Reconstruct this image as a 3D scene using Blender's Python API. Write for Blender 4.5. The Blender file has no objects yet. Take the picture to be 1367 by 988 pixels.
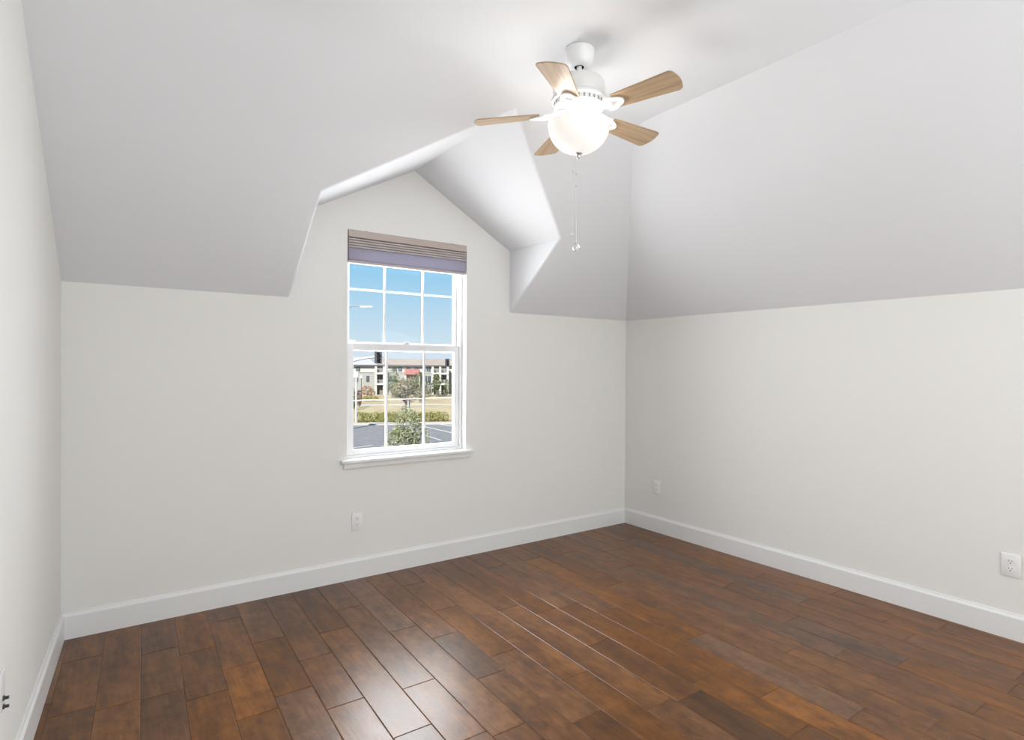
import bpy, bmesh, math, random
from math import sin, cos, radians as R, pi
from mathutils import Vector, Matrix

# ------------------------------------------------------------------ camera
scene = bpy.context.scene
COL = scene.collection
FPX, YAW, PITCH, ROLL = 782.27, R(35.124), R(-0.348), R(0.346)
EYE = Vector((0, 0, 1.4))
fw = Vector((sin(YAW)*cos(PITCH), cos(YAW)*cos(PITCH), sin(PITCH)))
r0 = Vector((cos(YAW), -sin(YAW), 0)); u0 = r0.cross(fw)
rt = cos(ROLL)*r0 + sin(ROLL)*u0
up = -sin(ROLL)*r0 + cos(ROLL)*u0
cam = bpy.data.cameras.new('camera')
cam.sensor_width = 36.0
cam.lens = FPX/1367*36.0
cam.clip_start = 0.02; cam.clip_end = 2000
cam_o = bpy.data.objects.new('camera', cam); COL.objects.link(cam_o)
m = Matrix((rt, up, -fw)).transposed().to_4x4(); m.translation = EYE
cam_o.matrix_world = m
scene.camera = cam_o
scene.view_settings.view_transform = 'Standard'
scene.view_settings.look = 'None'
scene.view_settings.exposure = 0.0
scene.view_settings.gamma = 1.0
scene.view_settings.use_curve_mapping = False

# ------------------------------------------------------------------ sky, sun, daylight, fill lamps
world = bpy.data.worlds.new('sky'); scene.world = world
world.use_nodes = True
nt = world.node_tree; nt.nodes.clear()
N = lambda t, tree=nt: tree.nodes.new(t)
tc = N('ShaderNodeTexCoord'); sep = N('ShaderNodeSeparateXYZ'); ramp = N('ShaderNodeValToRGB')
mr = N('ShaderNodeMapRange'); bg = N('ShaderNodeBackground'); ow = N('ShaderNodeOutputWorld')
nt.links.new(tc.outputs['Generated'], sep.inputs[0])
mr.inputs['From Min'].default_value = 0.0; mr.inputs['From Max'].default_value = 0.2
nt.links.new(sep.outputs['Z'], mr.inputs['Value'])
nt.links.new(mr.outputs[0], ramp.inputs[0])
el = ramp.color_ramp.elements
el[0].position = 0.0; el[0].color = (0.74, 0.82, 0.92, 1)
el[1].position = 1.0; el[1].color = (0.26, 0.58, 0.87, 1)
e = el.new(0.22); e.color = (0.64, 0.79, 0.90, 1)
e = el.new(0.80); e.color = (0.32, 0.64, 0.90, 1)
nt.links.new(ramp.outputs['Color'], bg.inputs['Color']); bg.inputs['Strength'].default_value = 1.0
nt.links.new(bg.outputs[0], ow.inputs['Surface'])

def add_light(name, kind, energy, color, loc, direction=None, **kw):
    l = bpy.data.lights.new(name, kind); l.energy = energy; l.color = color
    for k, v in kw.items(): setattr(l, k, v)
    o = bpy.data.objects.new(name, l); COL.objects.link(o); o.location = loc
    if direction is not None:
        o.rotation_euler = Vector(direction).to_track_quat('-Z', 'Y').to_euler()
    return o

add_light('sun', 'SUN', 13.0, (1.0, 0.95, 0.87), (0, -20, 40), (0.75, 0.62, -0.85), angle=R(0.6))
# daylight coming in through the window
add_light('window_daylight', 'AREA', 76, (0.985, 0.99, 1.0), (1.76, 3.734+.21, 1.50), (0, -1, 0.0), shape='RECTANGLE', size=1.05, size_y=1.6, spread=R(155))
# fill lamps added out of view to light the room; walls there are solid
add_light('rear_fill_light', 'AREA', 64, (0.93, 0.975, 1.0), (1.9, -1.5, 1.65), (0.0, 1, 0.0),
          shape='RECTANGLE', size=2.6, size_y=1.7)
add_light('side_fill_light', 'AREA', 26, (0.93, 0.975, 1.0), (3.8, -0.55, 1.35), (-1, 0.25, 0.0),
          shape='RECTANGLE', size=1.2, size_y=1.4)  # second added fill lamp, by the unseen stretch of the right wall

# ------------------------------------------------------------------ helpers
random.seed(7)
def new_mat(name, color, rough=0.5, metallic=0.0, spec=0.5, **kw):
    mt = bpy.data.materials.new(name); mt.use_nodes = True
    b = mt.node_tree.nodes['Principled BSDF']
    b.inputs['Base Color'].default_value = (*color, 1)
    b.inputs['Roughness'].default_value = rough
    b.inputs['Metallic'].default_value = metallic
    b.inputs['Specular IOR Level'].default_value = spec
    for k, v in kw.items(): b.inputs[k].default_value = v
    return mt
def noise_color(mt, c1, c2, scale=5.0, detail=3.0, stretch=(1, 1, 1), coord='Object', lo=0.35, hi=0.65):
    t = mt.node_tree; b = t.nodes['Principled BSDF']
    co = t.nodes.new('ShaderNodeTexCoord'); mp = t.nodes.new('ShaderNodeMapping'); mp.inputs['Scale'].default_value = stretch
    n = t.nodes.new('ShaderNodeTexNoise'); n.inputs['Scale'].default_value = scale; n.inputs['Detail'].default_value = detail
    rp = t.nodes.new('ShaderNodeValToRGB')
    rp.color_ramp.elements[0].position = lo; rp.color_ramp.elements[0].color = (*c1, 1)
    rp.color_ramp.elements[1].position = hi; rp.color_ramp.elements[1].color = (*c2, 1)
    t.links.new(co.outputs[coord], mp.inputs[0]); t.links.new(mp.outputs[0], n.inputs['Vector'])
    t.links.new(n.outputs['Fac'], rp.inputs[0]); t.links.new(rp.outputs[0], b.inputs['Base Color'])
    return n, rp
def bump(mt, scale, strength, dist=0.001, stretch=(1, 1, 1), detail=3):
    t = mt.node_tree; b = t.nodes['Principled BSDF']
    co = t.nodes.new('ShaderNodeTexCoord'); mp = t.nodes.new('ShaderNodeMapping'); mp.inputs['Scale'].default_value = stretch
    n = t.nodes.new('ShaderNodeTexNoise'); n.inputs['Scale'].default_value = scale; n.inputs['Detail'].default_value = detail
    bp = t.nodes.new('ShaderNodeBump'); bp.inputs['Strength'].default_value = strength; bp.inputs['Distance'].default_value = dist
    t.links.new(co.outputs['Object'], mp.inputs[0]); t.links.new(mp.outputs[0], n.inputs['Vector'])
    t.links.new(n.outputs['Fac'], bp.inputs['Height']); t.links.new(bp.outputs[0], b.inputs['Normal'])

def obj(name, bm, mt, parent=None, smooth=False, auto=None, loc=None):
    me = bpy.data.meshes.new(name)
    bm.normal_update()
    bm.to_mesh(me); bm.free()
    mats = mt if isinstance(mt, (list, tuple)) else [mt]
    for q in mats: me.materials.append(q)
    if smooth or auto is not None:
        for pl in me.polygons: pl.use_smooth = True
    if auto is not None:
        me.set_sharp_from_angle(angle=R(auto))
    o = bpy.data.objects.new(name, me); COL.objects.link(o)
    if parent is not None: o.parent = parent
    if loc is not None: o.location = loc
    return o
def struct(o): o['kind'] = 'structure'; return o
def tag(o, label, cat, group=None):
    o['label'] = label; o['category'] = cat
    if group: o['group'] = group
    return o
def empty(name, loc, rz=0):
    o = bpy.data.objects.new(name, None); COL.objects.link(o); o.location = loc; o.rotation_euler = (0, 0, rz)
    o.empty_display_size = 0.05
    return o
def box(bm, x0, x1, y0, y1, z0, z1, bevel=0.0, seg=2, mi=0):
    vs = [bm.verts.new((x, y, z)) for x in (x0, x1) for y in (y0, y1) for z in (z0, z1)]
    idx = [(0, 1, 3, 2), (4, 6, 7, 5), (0, 4, 5, 1), (2, 3, 7, 6), (0, 2, 6, 4), (1, 5, 7, 3)]
    fs = [bm.faces.new([vs[i] for i in f]) for f in idx]
    for f in fs: f.material_index = mi
    if bevel > 0:
        es = list({e for f in fs for e in f.edges})
        bmesh.ops.bevel(bm, geom=es, offset=bevel, segments=seg, affect='EDGES', profile=0.5)
    return fs
def prism(bm, pts, axis, a0, a1, mi=0):
    """extrude a closed polygon (list of 2-tuples) along an axis"""
    def P(p, a):
        if axis == 'x': return (a, p[0], p[1])
        if axis == 'y': return (p[0], a, p[1])
        return (p[0], p[1], a)
    A = [bm.verts.new(P(p, a0)) for p in pts]; B = [bm.verts.new(P(p, a1)) for p in pts]
    fs = [bm.faces.new(A), bm.faces.new(B[::-1])]
    n = len(pts)
    for i in range(n): fs.append(bm.faces.new((A[i], B[i], B[(i+1) % n], A[(i+1) % n])))
    for f in fs: f.material_index = mi
    bmesh.ops.recalc_face_normals(bm, faces=fs)
    return fs
def lathe(bm, prof, seg=48, center=(0, 0), mi=0):
    rings = []
    for (r, z) in prof:
        if r < 1e-6: rings.append([bm.verts.new((center[0], center[1], z))])
        else: rings.append([bm.verts.new((center[0]+r*cos(2*pi*i/seg), center[1]+r*sin(2*pi*i/seg), z)) for i in range(seg)])
    for a, b in zip(rings, rings[1:]):
        for i in range(seg):
            j = (i+1) % seg
            if len(a) == 1 and len(b) == 1: continue
            if len(a) == 1: f = bm.faces.new((a[0], b[j], b[i]))
            elif len(b) == 1: f = bm.faces.new((a[i], a[j], b[0]))
            else: f = bm.faces.new((a[i], a[j], b[j], b[i]))
            f.material_index = mi
    bmesh.ops.recalc_face_normals(bm, faces=bm.faces[:])
def tube(bm, pts, radii, seg=10, caps=True, mi=0):
    pts = [Vector(p) for p in pts]
    if not isinstance(radii, (list, tuple)): radii = [radii]*len(pts)
    rings = []
    for i, p in enumerate(pts):
        d = (pts[min(i+1, len(pts)-1)] - pts[max(i-1, 0)]).normalized()
        a = d.orthogonal().normalized() if i == 0 else (prev_a - d*prev_a.dot(d)).normalized()
        prev_a = a; b = d.cross(a)
        rings.append([bm.verts.new(p + radii[i]*(cos(2*pi*k/seg)*a + sin(2*pi*k/seg)*b)) for k in range(seg)])
    for A, B in zip(rings, rings[1:]):
        for k in range(seg):
            f = bm.faces.new((A[k], A[(k+1) % seg], B[(k+1) % seg], B[k])); f.material_index = mi
    if caps:
        f = bm.faces.new(rings[0][::-1]); f.material_index = mi
        f = bm.faces.new(rings[-1]); f.material_index = mi

# ------------------------------------------------------------------ room materials
M_wall = new_mat('wall_paint', (0.81, 0.80, 0.772), 0.75, spec=0.25); bump(M_wall, 60, 0.10, 0.002)
M_ceil = new_mat('ceiling_paint', (0.775, 0.782, 0.802), 0.85, spec=0.2); bump(M_ceil, 60, 0.10, 0.002)
M_trim = new_mat('white_trim_paint', (0.80, 0.80, 0.79), 0.35, spec=0.4)
M_vinyl = new_mat('white_vinyl', (0.80, 0.80, 0.81), 0.45, spec=0.35)

D, XR, K, ZC = 3.734, 3.88, 1.817, 2.83          # window wall, right wall, knee-wall height, flat ceiling
RUN = 1.297                                       # depth of the sloped part
YT, XT = D - RUN, XR - RUN
YB = -1.6                                         # rear wall (behind the camera)
def xl(y): return -0.16 - (D - y)*0.06            # left wall is slightly out of square
WX0, WX1, WZ0, WZ1 = 1.315, 2.212, 0.785, 2.287   # window opening

# floor: individual boards in one mesh, tone stored per board
M_floor = bpy.data.materials.new('hand_scraped_wood'); M_floor.use_nodes = True
def build_floor_material():
    t = M_floor.node_tree; b = t.nodes['Principled BSDF']; L = t.links.new
    n = lambda k: t.nodes.new(k)
    at = n('ShaderNodeAttribute'); at.attribute_name = 'tone'
    sp = n('ShaderNodeSeparateColor'); L(at.outputs['Color'], sp.inputs[0])
    co = n('ShaderNodeTexCoord')
    off = n('ShaderNodeCombineXYZ'); mul = n('ShaderNodeMath'); mul.operation = 'MULTIPLY'; mul.inputs[1].default_value = 37.0
    L(sp.outputs['Green'], mul.inputs[0]); L(mul.outputs[0], off.inputs['X']); L(mul.outputs[0], off.inputs['Z'])
    add = n('ShaderNodeVectorMath'); add.operation = 'ADD'; L(co.outputs['Object'], add.inputs[0]); L(off.outputs[0], add.inputs[1])
    mp1 = n('ShaderNodeMapping'); mp1.inputs['Scale'].default_value = (9, 1.6, 1); L(add.outputs[0], mp1.inputs[0])
    n1 = n('ShaderNodeTexNoise'); n1.inputs['Scale'].default_value = 1.0; n1.inputs['Detail'].default_value = 6; n1.inputs['Roughness'].default_value = 0.55
    n1.inputs['Distortion'].default_value = 0.6
    L(mp1.outputs[0], n1.inputs['Vector'])
    mp2 = n('ShaderNodeMapping'); mp2.inputs['Scale'].default_value = (90, 5, 1); L(add.outputs[0], mp2.inputs[0])
    n2 = n('ShaderNodeTexNoise'); n2.inputs['Scale'].default_value = 1.0; n2.inputs['Detail'].default_value = 4
    L(mp2.outputs[0], n2.inputs['Vector'])
    mp3 = n('ShaderNodeMapping'); mp3.inputs['Scale'].default_value = (22, 13, 1); L(add.outputs[0], mp3.inputs[0])
    n3 = n('ShaderNodeTexNoise'); n3.inputs['Scale'].default_value = 1.0; n3.inputs['Detail'].default_value = 4; n3.inputs['Roughness'].default_value = 0.66
    L(mp3.outputs[0], n3.inputs['Vector'])
    r1 = n('ShaderNodeValToRGB'); e = r1.color_ramp.elements
    e[0].position = 0.36; e[0].color = (0.056, 0.0205, 0.0060, 1)
    e[1].position = 0.68; e[1].color = (0.250, 0.112, 0.040, 1)
    q = e.new(0.50); q.color = (0.140, 0.0565, 0.0175, 1)
    # mix the three noises
    a1 = n('ShaderNodeMath'); a1.operation = 'MULTIPLY'; a1.inputs[1].default_value = 0.36; L(n1.outputs['Fac'], a1.inputs[0])
    a2 = n('ShaderNodeMath'); a2.operation = 'MULTIPLY_ADD'; a2.inputs[1].default_value = 0.2; L(n2.outputs['Fac'], a2.inputs[0]); L(a1.outputs[0], a2.inputs[2])
    a3 = n('ShaderNodeMath'); a3.operation = 'MULTIPLY_ADD'; a3.inputs[1].default_value = 0.44; L(n3.outputs['Fac'], a3.inputs[0]); L(a2.outputs[0], a3.inputs[2])
    L(a3.outputs[0], r1.inputs[0])
    # board tone: brightness and a grey-brown shift
    hsv = n('ShaderNodeHueSaturation'); L(r1.outputs[0], hsv.inputs['Color'])
    mv = n('ShaderNodeMapRange'); mv.inputs['To Min'].default_value = 0.48; mv.inputs['To Max'].default_value = 1.60
    L(sp.outputs['Red'], mv.inputs['Value']); L(mv.outputs[0], hsv.inputs['Value'])
    ms = n('ShaderNodeMapRange'); ms.inputs['To Min'].default_value = 1.16; ms.inputs['To Max'].default_value = 0.84
    L(sp.outputs['Blue'], ms.inputs['Value']); L(ms.outputs[0], hsv.inputs['Saturation'])
    # soft cloudy mineral staining inside some boards
    mp4 = n('ShaderNodeMapping'); mp4.inputs['Scale'].default_value = (8, 4, 1); L(add.outputs[0], mp4.inputs[0])
    n4 = n('ShaderNodeTexNoise'); n4.inputs['Scale'].default_value = 1.0; n4.inputs['Detail'].default_value = 1.5; n4.inputs['Roughness'].default_value = 0.4
    L(mp4.outputs[0], n4.inputs['Vector'])
    r4 = n('ShaderNodeMapRange'); r4.inputs['From Min'].default_value = 0.52; r4.inputs['From Max'].default_value = 0.80
    r4.inputs['To Min'].default_value = 0.0; r4.inputs['To Max'].default_value = 0.4; L(n4.outputs['Fac'], r4.inputs['Value'])
    mx = n('ShaderNodeMixRGB'); L(r4.outputs[0], mx.inputs['Fac']); L(hsv.outputs[0], mx.inputs['Color1']); mx.inputs['Color2'].default_value = (0.040, 0.017, 0.008, 1)
    L(mx.outputs[0], b.inputs['Base Color'])
    rr = n('ShaderNodeMapRange'); rr.inputs['To Min'].default_value = 0.25; rr.inputs['To Max'].default_value = 0.38
    L(n3.outputs['Fac'], rr.inputs['Value']); L(rr.outputs[0], b.inputs['Roughness'])
    b.inputs['Specular IOR Level'].default_value = 0.42
    bp = n('ShaderNodeBump'); bp.inputs['Strength'].default_value = 0.35; bp.inputs['Distance'].default_value = 0.003
    mp5 = n('ShaderNodeMapping'); mp5.inputs['Scale'].default_value = (14, 5, 1); L(add.outputs[0], mp5.inputs[0])
    n5 = n('ShaderNodeTexNoise'); n5.inputs['Scale'].default_value = 1.0; n5.inputs['Detail'].default_value = 3; L(mp5.outputs[0], n5.inputs['Vector'])
    ad = n('ShaderNodeMath'); ad.operation = 'MULTIPLY_ADD'; ad.inputs[1].default_value = 0.25
    L(n2.outputs['Fac'], ad.inputs[0]); L(n5.outputs['Fac'], ad.inputs[2])
    L(ad.outputs[0], bp.inputs['Height']); L(bp.outputs[0], b.inputs['Normal'])
build_floor_material()
M_gap = new_mat('board_gap', (0.012, 0.006, 0.003), 0.9)

PITCH_B, X0_B = 0.1553, 0.030
def lean(x): return .03 + .025*max(0, 1 - max(x, -.3)/1.2)   # the boards run a little off square
def row_of(x, y): return int((x - lean(x)*(y - D) - X0_B)//PITCH_B)
JOINTS = {}   # end joints seen in the photograph: (x, y)
for x, y in [(-.164, 2.933), (-.046, 3.434), (.078, 2.887), (.256, 3.322), (.383, 2.76), (.409, 3.218), (.55, 2.946), (.583, 3.519),
             (.681, 2.582), (.716, 3.141), (.831, 2.369), (.85, 2.829), (.968, 2.045), (1.02, 3.067), (1.138, 2.335), (1.265, 1.842),
             (1.316, 2.872), (1.444, 2.221), (1.459, 2.684), (1.744, 1.998), (1.767, 2.463), (1.925, 2.778), (2.037, 1.598),
             (2.075, 2.176), (2.083, 2.623), (2.358, 1.416), (2.392, 2.431), (2.53, 1.929), (2.66, .92), (2.711, 2.694), (2.812, 1.569),
             (2.986, 1.417), (2.994, 2.886), (2.987, .858), (3.147, 1.76), (3.147, 1.202), (3.205, 3.207), (3.291, .828), (3.302, 2.276),
             (3.453, 1.856), (3.453, 1.294), (3.64, 2.254), (3.773, 1.248), (3.786, 1.819)]:
    JOINTS.setdefault(row_of(x, y), []).append(y)
# tones of boards the photograph singles out: (row x, y, brightness, greyness)
SPECIAL = [(.73, 2.85, .30, .0), (2.02, 1.4, .06, .25), (2.35, 1.2, .80, .15), (1.40, 2.4, .25, .7), (.60, 2.6, .78, .1), (1.55, 2.0, .55, .5),
           (3.4, 2.0, .35, .9), (3.0, 1.8, .35, .9), (3.15, 1.5, .22, .9), (2.55, 2.1, .35, .9), (1.75, 2.2, .62, .3), (2.08, 2.4, .6, .3),
           (1.92, 2.2, .6, .4), (0.98, 2.6, .42, .2), (0.25, 3.1, .40, .4), (2.7, 2.1, .45, .4), (2.55, 2.6, .62, .1), (1.1, 2.0, .6, .3)]
def build_floor():
    bm = bmesh.new(); lay = bm.loops.layers.float_color.new('tone')
    rnd = random.Random(11)
    g, ch, dp = 0.0004, 0.0028, 0.0018
    for k in range(-6, 26):
        x0 = X0_B + PITCH_B*k; x1 = x0 + PITCH_B
        w0, w1 = lean(x0), lean(x1)
        ys = sorted(JOINTS.get(k, []), reverse=True)
        cuts = [D + 0.02]
        if not ys: ys = [D - rnd.uniform(0.3, 0.9)]
        if cuts[0] - ys[0] > 1.35: cuts.append(cuts[0] - rnd.uniform(.35, .6))
        cuts += ys
        while cuts[-1] > YB: cuts.append(cuts[-1] - rnd.choice([0.45, 0.62, 0.8, 0.95, 1.15]))
        for ya, yb in zip(cuts, cuts[1:]):
            tone = (min(1, max(0, rnd.gauss(0.47, 0.09))), rnd.random(), min(1, max(0, rnd.gauss(0.3, 0.2))), 1)
            for sx, sy, tv, tg in SPECIAL:
                if row_of(sx, sy) == k and yb <= sy < ya: tone = (tv, tone[1], tg, 1)
            X0, X1, Y0, Y1 = x0 + g, x1 - g, yb + g, ya - g
            shear = lambda p: (p[0] + (w0 + (w1-w0)*(p[0]-x0)/(x1-x0))*(p[1]-D), p[1], p[2])
            lo = [bm.verts.new(shear(p)) for p in ((X0, Y0, -dp), (X1, Y0, -dp), (X1, Y1, -dp), (X0, Y1, -dp))]
            hi = [bm.verts.new(shear(p)) for p in ((X0+ch, Y0+ch, 0), (X1-ch, Y0+ch, 0), (X1-ch, Y1-ch, 0), (X0+ch, Y1-ch, 0))]
            fs = [bm.faces.new(hi)] + [bm.faces.new((lo[i], lo[(i+1) % 4], hi[(i+1) % 4], hi[i])) for i in range(4)]
            for f in fs:
                for l in f.loops: l[lay] = tone
    box(bm, -0.95, XR + 0.05, YB - 0.05, D + 0.05, -0.06, -dp - 0.0005, mi=1)
    return struct(obj('floor', bm, [M_floor, M_gap]))
build_floor()

# walls
def build_walls():
    bm = bmesh.new()                       # window wall, with the opening
    T = 0.16
    box(bm, -0.4, WX0, D, D+T, -0.05, 3.0); box(bm, WX1, XR+0.15, D, D+T, -0.05, 3.0)
    box(bm, WX0, WX1, D, D+T, -0.05, WZ0-.003); box(bm, WX0, WX1, D, D+T, WZ1, 3.0)
    struct(obj('wall_back', bm, M_wall))
    bm = bmesh.new(); box(bm, XR, XR+0.15, YB-0.15, D, -0.05, 3.0); struct(obj('wall_right', bm, M_wall))
    bm = bmesh.new()
    prism(bm, [(xl(D), D), (xl(YB), YB), (xl(YB)-0.15, YB), (xl(D)-0.15, D)], 'z', -0.05, 3.0)
    struct(obj('wall_left', bm, M_wall))
    bm = bmesh.new(); box(bm, -0.7, XR+0.15, YB-0.15, YB, -0.05, 3.0); struct(obj('wall_rear', bm, M_wall))
build_walls()

def build_ceiling():
    bm = bmesh.new()
    V = lambda x, y, z: bm.verts.new((x, y, z))
    zs = lambda y: K + (D - y)*(ZC - K)/RUN           # main slope height at y
    ys = lambda z: D - (z - K)*RUN/(ZC - K)
    xa, xb, xm = 0.954, 2.600, 1.790
    zl, zr, za = 2.315, 2.290, 2.757
    e = 0.03
    L0 = V(xl(D)-e, D, K); C = V(XR, D, K)
    a0 = V(xa, D, K); a1 = V(xa, ys(zl), zl); ap = V(xm, ys(za), za); b1 = V(xb, ys(zr), zr); b0 = V(xb, D, K)
    aw = V(xa, D+e, zl); apw = V(xm, D+e, za); bw = V(xb, D+e, zr)
    a0w = V(xa, D+e, K); b0w = V(xb, D+e, K)
    F = lambda *v: bm.faces.new(v)
    # soft plaster curve where the main slope turns into the flat ceiling
    sl = math.atan((ZC-K)/RUN); tl = 0.10; rad = tl/math.tan(sl/2); yc = YT - tl; rows = []
    for i in range(9):
        a = sl*(1 - i/8); y = yc + rad*sin(a); z = ZC - rad + rad*cos(a)
        rows.append((V(xl(y)-e, y, z), V(XR - (z-K)*RUN/(ZC-K), y, z)))
    L1, H = rows[0]
    F(L0, a0, a1, ap, L1); F(L1, ap, H); F(ap, b1, b0, C, H)      # main slope around the dormer
    for (p0, p1), (q0, q1) in zip(rows, rows[1:]): F(p0, p1, q1, q0)
    F(a0, a0w, aw, a1); F(b1, bw, b0w, b0)                        # cheeks
    F(a1, aw, apw, ap); F(ap, apw, bw, b1)                        # dormer roof planes
    R1 = V(XR, YB-e, K); R2 = V(XT, YB-e, ZC); FL = V(xl(YB)-e, YB-e, ZC)
    F(*([r[1] for r in rows[::-1]] + [C, R1, R2])); F(rows[-1][0], rows[-1][1], R2, FL)
    bmesh.ops.remove_doubles(bm, verts=bm.verts[:], dist=1e-5)
    bmesh.ops.recalc_face_normals(bm, faces=bm.faces[:])
    conv = []
    for ed in bm.edges:
        p, q = ed.verts[0].co, ed.verts[1].co
        keys = [(a0.co, a1.co), (a1.co, ap.co), (ap.co, b1.co), (b1.co, b0.co)]
        for s, t in keys:
            if (p-s).length + (q-t).length < 1e-4 or (p-t).length + (q-s).length < 1e-4: conv.append(ed)
    bmesh.ops.bevel(bm, geom=conv, offset=0.016, segments=4, affect='EDGES', profile=0.5)
    return struct(obj('ceiling', bm, M_ceil, auto=25))
build_ceiling()

# baseboards (profile with an eased top)
BB, BT = 0.134, 0.016
PROF = [(0, 0), (BT, 0), (BT, BB-0.020), (BT-0.003, BB-0.014), (0.008, BB-0.008), (0.006, BB), (0, BB)]
def build_baseboards():
    bm = bmesh.new(); prism(bm, [(D-a, z) for a, z in PROF], 'x', xl(D), XR); struct(obj('baseboard_back', bm, M_trim))
    bm = bmesh.new(); prism(bm, [(XR-a, z) for a, z in PROF], 'y', YB, D); struct(obj('baseboard_right', bm, M_trim))
    bm = bmesh.new(); prism(bm, [(a, z) for a, z in PROF], 'y', YB, D)
    for v in bm.verts: v.co.x += xl(v.co.y)
    struct(obj('baseboard_left', bm, M_trim))
build_baseboards()

# ------------------------------------------------------------------ window
M_glass = bpy.data.materials.new('window_glass'); M_glass.use_nodes = True
def glass_nodes():
    t = M_glass.node_tree; t.nodes.clear()
    o = t.nodes.new('ShaderNodeOutputMaterial'); mx = t.nodes.new('ShaderNodeMixShader')
    tr = t.nodes.new('ShaderNodeBsdfTransparent'); gl = t.nodes.new('ShaderNodeBsdfGlossy'); gl.inputs['Roughness'].default_value = 0.02
    tr.inputs['Color'].default_value = (0.97, 0.98, 0.98, 1)
    mx.inputs[0].default_value = 0.006
    t.links.new(tr.outputs[0], mx.inputs[1]); t.links.new(gl.outputs[0], mx.inputs[2]); t.links.new(mx.outputs[0], o.inputs[0])
glass_nodes()
def build_window():
    root = struct(empty('window_1', (1.7635, D, WZ0)))
    def part(name, bm, mt, par=root, **k):
        for v in bm.verts: v.co -= root.location
        return obj(name, bm, mt, par, **k)
    ya, yb = D+0.058, D+0.15
    bm = bmesh.new()                                   # outer frame
    box(bm, WX0, WX0+.021, ya, yb, WZ0, WZ1, .002); box(bm, WX1-.021, WX1, ya, yb, WZ0, WZ1, .002)
    box(bm, WX0+.02, WX1-.02, ya, yb, WZ0, WZ0+.016, .002); box(bm, WX0+.02, WX1-.02, ya, yb, WZ1-.021, WZ1, .002)
    part('window_frame', bm, M_vinyl)
    def sash(name, x0, x1, z0, z1, st, br, tr, y0, y1, vx, hz, mw):
        bm = bmesh.new()
        box(bm, x0, x0+st[0], y0, y1, z0, z1, .003); box(bm, x1-st[1], x1, y0, y1, z0, z1, .003)
        box(bm, x0+st[0]-.003, x1-st[1]+.003, y0, y1, z0, z0+br, .003); box(bm, x0+st[0]-.003, x1-st[1]+.003, y0, y1, z1-tr, z1, .003)
        s = part(name, bm, M_vinyl)
        yg = (y0+y1)/2
        bm = bmesh.new()
        for x in vx: box(bm, x-mw/2, x+mw/2, yg-.008, yg+.008, z0+br-.002, z1-tr+.002, .002)
        box(bm, x0+st[0]-.002, x1-st[1]+.002, yg-.0075, yg+.0075, hz[0]-hz[1]/2, hz[0]+hz[1]/2, .002)
        obj('muntin_grid', bm_shift(bm, root.location), M_vinyl, s)
        bm = bmesh.new(); box(bm, x0+st[0]-.002, x1-st[1]+.002, yg-.002, yg+.002, z0+br-.002, z1-tr+.002)
        obj('glass_pane', bm_shift(bm, root.location), M_glass, s)
        return s
    def bm_shift(bm, l):
        for v in bm.verts: v.co -= l
        return bm
    sash('upper_sash', WX0+.021, WX1-.021, 1.50, WZ1-.021, (.030, .022), .060, .030, D+.105, D+.138, (1.622, 1.916), (1.917, .011), .0125)
    ls = sash('lower_sash', WX0+.021, WX1-.021, WZ0+.016, 1.550, (.048, .040), .034, .046, D+.068, D+.101, (1.624, 1.911), (1.165, .0045), .0140)
    bm = bmesh.new()                                   # sash lock on the meeting rail
    box(bm, 1.735, 1.795, D+.070, D+.092, 1.550, 1.556, .002); box(bm, 1.755, 1.785, D+.064, D+.084, 1.556, 1.566, .003)
    obj('sash_lock', bm_shift(bm, root.location), M_vinyl, ls)
    bm = bmesh.new()                                   # sill board with apron
    box(bm, WX0-.040, WX1+.047, D-.042, D, WZ0-.022, WZ0, .006, 3)
    box(bm, WX0+.001, WX1-.001, D-.004, D+.06, WZ0-.022, WZ0)
    part('window_sill', bm, M_trim)
    bm = bmesh.new(); prism(bm, [(D, WZ0-.060), (D-.012, WZ0-.060), (D-.016, WZ0-.052), (D-.016, WZ0-.022), (D, WZ0-.022)], 'x', WX0-.022, WX1+.028)
    part('sill_apron', bm, M_trim)
build_window()

# pleated shade
M_head = new_mat('shade_headrail', (0.50, 0.42, 0.385), 0.6)
M_pleat = new_mat('shade_cloth', (0.52, 0.47, 0.46), 0.9, spec=0.1)
M_cell = bpy.data.materials.new('shade_cell_cloth'); M_cell.use_nodes = True
def cell_nodes():
    t = M_cell.node_tree; t.nodes.clear()
    o = t.nodes.new('ShaderNodeOutputMaterial'); mx = t.nodes.new('ShaderNodeMixShader')
    d = t.nodes.new('ShaderNodeBsdfDiffuse'); d.inputs[0].default_value = (0.42, 0.40, 0.46, 1)
    tr = t.nodes.new('ShaderNodeBsdfTranslucent'); tr.inputs[0].default_value = (0.30, 0.29, 0.37, 1)
    mx.inputs[0].default_value = 0.35
    t.links.new(d.outputs[0], mx.inputs[1]); t.links.new(tr.outputs[0], mx.inputs[2]); t.links.new(mx.outputs[0], o.inputs[0])
cell_nodes()
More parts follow.
